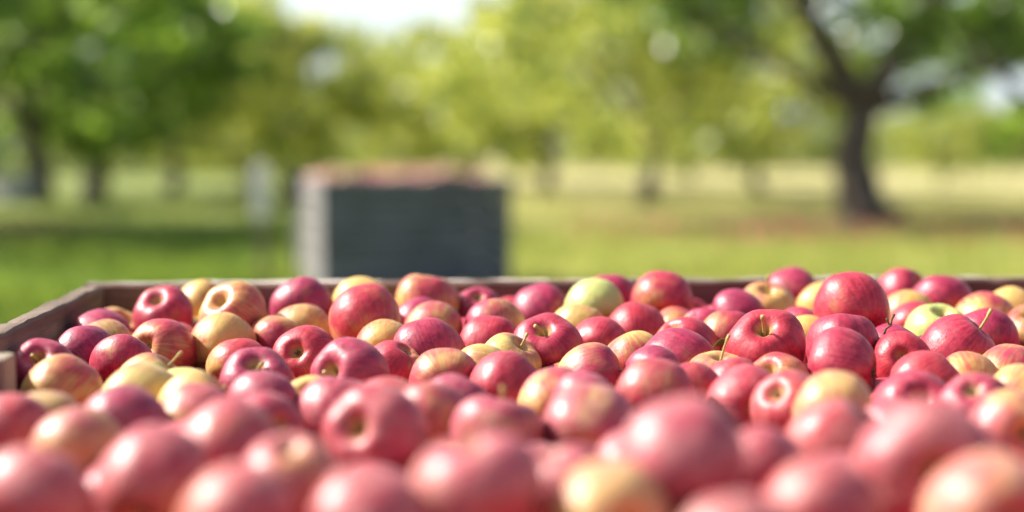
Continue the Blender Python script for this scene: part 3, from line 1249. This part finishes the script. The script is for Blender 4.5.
# ------------------------------------------------------------------ ground
gm = bpy.data.meshes.new("ground")
n = 60
ext = 600
gv = []
u = np.linspace(-1, 1, n)
cc_ = np.sign(u) * np.abs(u) ** 3 * ext
for yv in cc_:
    for xv in cc_:
        d = math.hypot(xv, yv)
        z = 0.05 * math.sin(xv * .21) * math.sin(yv * .17 + 1) * min(1, max(0, (d - 12) / 20))
        gv.append((xv, yv, z))
gf = [(j * n + i, j * n + i + 1, (j + 1) * n + i + 1, (j + 1) * n + i) for j in range(n - 1) for i in range(n - 1)]
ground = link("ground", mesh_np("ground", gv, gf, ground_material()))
tag(ground, "orchard floor of green and dry yellow grass", None, None, "structure")


# grass blades and windfalls
M_GRASS = blade_material()
def blades(name, n, d0, d1, h0, h1, mat, label):
    D = np.exp(rng.uniform(math.log(d0), math.log(d1), n))
    ppx = rng.uniform(-160, 1184, n)
    hx = (ppx - 512) / F * D
    x = math.sin(YAW) * D + math.cos(YAW) * hx
    y = math.cos(YAW) * D - math.sin(YAW) * hx
    clump = np.sin(x * 1.7) * np.sin(y * 1.3 + 2) + rng.normal(0, .5, n)
    h = rng.uniform(h0, h1, n) * (1 + 0.5 * np.clip(clump, -.8, 1.5))
    w = h * rng.uniform(.05, .10, n) + 0.002
    a = rng.uniform(0, 2 * math.pi, n)
    bend = rng.uniform(.2, .9, n) * h
    b = rng.uniform(0, 2 * math.pi, n)
    V = np.zeros((n, 4, 3))
    V[:, 0] = np.stack([x - np.cos(a) * w, y - np.sin(a) * w, np.zeros(n) - .01], 1)
    V[:, 1] = np.stack([x + np.cos(a) * w, y + np.sin(a) * w, np.zeros(n) - .01], 1)
    V[:, 2] = np.stack([x + np.cos(a) * w * .6 + np.cos(b) * bend * .35, y + np.sin(a) * w * .6 + np.sin(b) * bend * .35, h * .65], 1)
    V[:, 3] = np.stack([x + np.cos(b) * bend, y + np.sin(b) * bend, h], 1)
    Fc = np.arange(n * 4).reshape(n, 4)
    o = link(name, mesh_np(name, V.reshape(-1, 3), Fc, mat, False))
    tag(o, label, "grass", None, "stuff")
    return o


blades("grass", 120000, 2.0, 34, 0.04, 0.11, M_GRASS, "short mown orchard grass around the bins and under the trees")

wp, wr = [], []
for k in range(300):
    D = random.uniform(15.5, 21.5)
    ppx = random.uniform(570, 1150)
    g0 = ground_at(ppx, D)
    wp.append((g0.x, g0.y, 0.03))
    wr.append(random.uniform(.03, .038))
apple_mass("windfall_apples", wp, wr, 970, "fallen apples strewn over the litter under the right hand trees", "apples")

# ------------------------------------------------------------------ trees


def make_trunk(seed, H, r0, lean, forks, name="trunk"):
    """trunk with limbs; returns mesh and limb end points"""
    rs = random.Random(seed)
    parts, tips = [], []

    def limb(p, d, L, r, depth):
        pts, rad_ = [p.copy()], [r]
        n = 6
        for i in range(n):
            d = (d + Vector((rs.gauss(0, .13), rs.gauss(0, .13), rs.gauss(.02, .08)))).normalized()
            p = p + d * L / n
            pts.append(p.copy())
            rad_.append(r * (1 - 0.55 * (i + 1) / n))
        parts.append(tube(pts, rad_, 9 if depth == 0 else 6))
        if depth >= 3:
            tips.append(pts[-1])
            tips.append(pts[-3])
            return
        if depth >= 1:
            tips.append(pts[-1])
        k = 3 if depth < 2 else 2
        for j in range(k):
            q = pts[-1 - (j % 3)]
            az = rs.uniform(0, 6.28)
            nd = (d * 0.6 + Vector((math.cos(az), math.sin(az), rs.uniform(-.15, .5))) * 0.8).normalized()
            limb(q, nd, L * rs.uniform(.6, .8), r * 0.42, depth + 1)

    p = Vector((0, 0, -0.12))
    top = Vector((lean[0], lean[1], H))
    n = 7
    pts, rad_ = [], []
    for i in range(n + 1):
        t = i / n
        q = p.lerp(top, t) + Vector((rs.gauss(0, .03), rs.gauss(0, .03), 0)) * (1 if 0 < i < n else 0)
        q.x += lean[2] * math.sin(t * math.pi)
        pts.append(q)
        rad_.append(r0 * (1.45 - .75 * t ** .5 if i > 0 else 1.65))
    parts.append(tube(pts, rad_, 14))
    for (dx, dy, dz, L, rr) in forks:
        limb(pts[-1] - Vector((0, 0, .05)), Vector((dx, dy, dz)).normalized(), L, r0 * rr, 1)
    V, Fc = merge(parts)
    return mesh_py(name, V, Fc, M_BARK, True), tips


def leaf_cloud(rg, centers, sig, nper, size):
    nC = len(centers)
    cnt = nC * nper
    C = np.repeat(np.array(centers), nper, axis=0)
    off_ = rg.normal(0, 1, (cnt, 3))
    off_ /= np.linalg.norm(off_, axis=1)[:, None]
    off_ *= (rg.uniform(0, 1, (cnt, 1)) ** .45) * sig * np.array([1.1, 1.1, .75])
    P_ = C + off_
    a = rg.normal(0, 1, (cnt, 3))
    a /= np.linalg.norm(a, axis=1)[:, None]
    b = rg.normal(0, 1, (cnt, 3))
    b -= a * (a * b).sum(1)[:, None]
    b /= np.linalg.norm(b, axis=1)[:, None]
    s = (size * rg.uniform(.7, 1.3, cnt))[:, None]
    V = np.stack([P_ - a * s, P_ + b * s * .5, P_ + a * s, P_ - b * s * .5], 1)
    return V.reshape(-1, 3), np.arange(cnt * 4).reshape(-1, 4)


def make_crown(seed, tips, cen, rad3, nclump, nper, sig, size, mat, tipfrac=1.0, minz=None):
    rg = np.random.default_rng(seed)
    cs = []
    for t in tips:
        if rg.uniform() < tipfrac:
            cs.append(np.array(t))
    while len(cs) < nclump:
        v = rg.normal(0, 1, 3)
        v /= np.linalg.norm(v)
        v *= rg.uniform(.45, 1.0) ** .5
        q = np.array(cen) + v * np.array(rad3)
        if minz and q[2] < minz + rg.uniform(0, .4):
            continue
        cs.append(q)
    V, Fc = leaf_cloud(rg, cs, sig, nper, size)
    return mesh_np("crown", V, Fc, mat, False)


def place_tree(name, tm, cm, loc, rz, s, label, group="orchard trees in rows"):
    root = link(name, None)
    link("trunk", tm, root)
    link("crown", cm, root)
    root.location = loc
    root.rotation_euler = (0, 0, rz)
    root.scale = (s, s, s * random.uniform(.95, 1.05))
    tag(root, label, "tree", group)
    return root


# the big old tree on the right: local x is to the right of the picture
tm, tips = make_trunk(3, 1.55, 0.31, (-.20, 0.0, -.26), [(-.42, .1, 1.0, 2.3, .72), (.50, -.1, 1.0, 2.4, .78), (1.0, .2, .22, 2.8, .52),
                                                       (-.95, -.2, .30, 2.1, .42)])
tips = [t for t in tips if t.z > 2.7 or t.x > 2.4 or t.x < -2.2]
cm = make_crown(31, tips, (0.7, 0.9, 3.7), (4.2, 2.6, 1.9), 230, 34, .42, .12, M_LEAFD, 0.7, 2.0)
place_tree("apple_tree", tm, cm, ground_at(878, 20.6), -YAW, 1.0, "big old apple tree with dark forked trunk at the right")
# shared trees
TREES = []
for sd, (mat, sz) in enumerate(((M_LEAF, .125), (M_LEAFY, .11), (M_LEAF, .125))):
    tm, tips = make_trunk(40 + sd, 1.1, 0.13 if sd == 1 else 0.20, (.1, .05, .04), [(-.6, .3, .8, 1.7, .6), (.7, -.2, .8, 1.7, .6), (.1, .8, .7, 1.6, .5),
                                                               (0, -.9, .6, 1.5, .5)])
    cm = make_crown(60 + sd, [t for t in tips if t.z > 1.3], (0, 0, 2.35), (2.6, 2.6, 1.75), 125, 32, .36, sz, mat, .7, 0.5 if sd == 1 else 0.25)
    TREES.append((tm, cm))
spots = [
    # px, depth, kind, scale, label
    (647, 27.5, 1, 1.2, "round yellow green apple tree with thin dark trunk right of the grey bin"),
    (1065, 25.5, 0, 1.25, "leafy apple tree cut off by the right picture edge"),
    (760, 37, 3, 1.2, "yellowing apple tree behind the left boughs of the big old one"),
    (548, 36, 3, 1.3, "light green apple tree rising behind the right end of the grey bin"),
    (470, 44, 3, 1.35, "pale yellow green apple tree behind the middle of the grey bin"),
    (398, 60, 3, 0.95, "small far apple tree under the bright gap of sky"),
    (40, 29, 0, 1.35, "dark trunked apple tree nearest the left picture edge"),
    (-340, 16.5, 2, 1.25, "unseen apple tree added farthest left, shading the grass beside the bins"),  # out of view, added for the shade it casts on the left grass
    (-45, 19.5, 0, 1.3, "nearest apple tree whose boughs reach in from the left"),
    (92, 31, 2, 1.3, "second apple tree from the left with a slim dark trunk"),
    (172, 36, 3, 1.45, "full green apple tree above the open turf on the left"),
    (250, 40, 3, 1.42, "apple tree on the left edge of the bright sky gap"),
    (285, 56, 3, 1.1, "low yellow green apple tree behind the pale topped post"),
    (335, 72, 3, 1.2, "farthest low apple tree left of the sky gap's foot"),
    (940, 46, 3, 0.62, "far yellow apple tree seen under the right limb of the big old one"),
    (1005, 60, 3, 0.7, "farthest apple tree in the dry grass at the right edge"),
    (690, 55, 3, 1.2, "far apple tree showing between the thin trunk and the big old tree"),
]
tm, tips = make_trunk(47, 0.8, 0.12, (.1, .05, .04), [(-.6, .3, .8, 1.7, .6), (.7, -.2, .8, 1.7, .6), (.1, .8, .7, 1.6, .5),
                                                       (0, -.9, .6, 1.5, .5)])
cm = make_crown(67, [t for t in tips if t.z > 1.0], (0, 0, 2.0), (2.6, 2.6, 1.9), 140, 38, .38, .115, M_LEAFY, .7, 0.3)
TREES.append((tm, cm))
for k, (ppx, D, kd, s, lab) in enumerate(spots):
    tm, cm = TREES[kd]
    place_tree("apple_tree", tm, cm, ground_at(ppx, D), 1.3 * k + .4, s, lab)

# far woods
rg = np.random.default_rng(5)
cs = []
for k in range(520):
    ppx = rg.uniform(-300, 1330)
    D = rg.uniform(85, 105) if ppx > 320 else rg.uniform(58, 78)
    g0 = ground_at(ppx, D)
    top = 4.4 + 1.4 * math.sin(ppx * .013 + 1) + rg.uniform(-.8, .8)
    if 300 < ppx < 470:
        top *= .6
    if ppx > 780:
        top *= .62
    cs.append((g0.x, g0.y, rg.uniform(.3, max(top, 1.0))))
V, Fc = leaf_cloud(rg, cs, 1.5, 110, .20)
woods = link("woods", mesh_np("woods", V, Fc, M_WOODS, False))
tag(woods, "far belt of woodland closing off the orchard", "woods", None, "stuff")

# pale stake left of the far bin, with its dark tie
sp_ = ground_at(262, 10.6)
stake = link("wooden_stake", None)
stake.location = sp_
stake.rotation_euler = (R(1.5), R(-1), 0)
M_PALE = wood_material("pale_stake_wood", (0.74, 0.71, 0.67), (0.82, 0.79, 0.76), (0.66, 0.62, 0.58), 'Z')
V, Fc = box(-.025, .025, -.02, .02, -.1, .55, .005)
link("post", mesh_py("post", V, Fc, M_POST), stake)
V, Fc = merge([box(-.055, .055, -.05, .05, .50, .86, .012), box(-.04, .04, -.035, .035, .862, .90, .01)])
link("painted_top", mesh_py("painted_top", V, Fc, M_PALE), stake)
tag(stake, "wooden marker post with pale painted top just left of the grey bin", "marker post")
stake.name = "marker_post"

# iron lifting bracket on the far bin's rear left corner
V, Fc = merge([box(-.735, -.622, .50, .60, far_z - .17, far_z - .15, .003), box(-.735, -.715, .50, .60, far_z - .15, far_z - .01, .003),
               box(-.735, -.622, .50, .60, far_z - .01, far_z + .01, .003), box(-.714, -.622, .54, .56, far_z - .148, far_z - .012, .002)])
link("corner_bracket", mesh_py("corner_bracket", V, Fc, simple_material("black_iron", (.012, .012, .014), (.03, .028, .028), 12, .6)), far)

# pale crate standing between the left trunks
M_WHITE = simple_material("whitewashed_boards", (0.45, 0.44, 0.42), (0.58, 0.57, 0.54), 3, .8)
crate = make_bin("fruit_crate", -.36, .36, -.3, .3, .58, .06, M_WHITE, M_WHITE, M_WHITE, M_WHITE, 4)
crate.location = ground_at(6, 28)
crate.rotation_euler = (0, 0, R(-35))
tag(crate, "small whitewashed slatted crate between the left tree trunks", "crate")

# ------------------------------------------------------------------ the soft autumn air
HAZE = 0.0
if HAZE:
    hm, hnt, hout = new_mat("haze_air")
    hv = hnt.nodes.new("ShaderNodeVolumePrincipled")
    hv.inputs['Color'].default_value = (1.0, 0.98, 0.90, 1)
    hv.inputs['Density'].default_value = HAZE
    hv.inputs['Anisotropy'].default_value = 0.2
    hnt.links.new(hv.outputs[0], hout.inputs['Volume'])
    V = [(x, y, z) for z in (-3, 16) for (x, y) in ((-640, -640), (640, -640), (640, 640), (-640, 640))]
    haze = link("haze", mesh_py("haze", V, [(3, 2, 1, 0), (4, 5, 6, 7), (0, 1, 5, 4), (1, 2, 6, 5), (2, 3, 7, 6), (3, 0, 4, 7)], hm))
    tag(haze, "faint bright haze in the orchard air", None, None, "stuff")

# ------------------------------------------------------------------ render settings
scene.render.engine = 'CYCLES'
cy = scene.cycles
cy.use_denoising = True
try:
    cy.denoiser = 'OPENIMAGEDENOISE'
    cy.denoising_input_passes = 'RGB_ALBEDO_NORMAL'
except Exception:
    pass
cy.volume_bounces = 0
cy.max_bounces = 7
cy.diffuse_bounces = 4
cy.glossy_bounces = 3
cy.transmission_bounces = 4
cy.caustics_reflective = False
cy.caustics_refractive = False
cy.sample_clamp_indirect = 6
scene.render.film_transparent = False
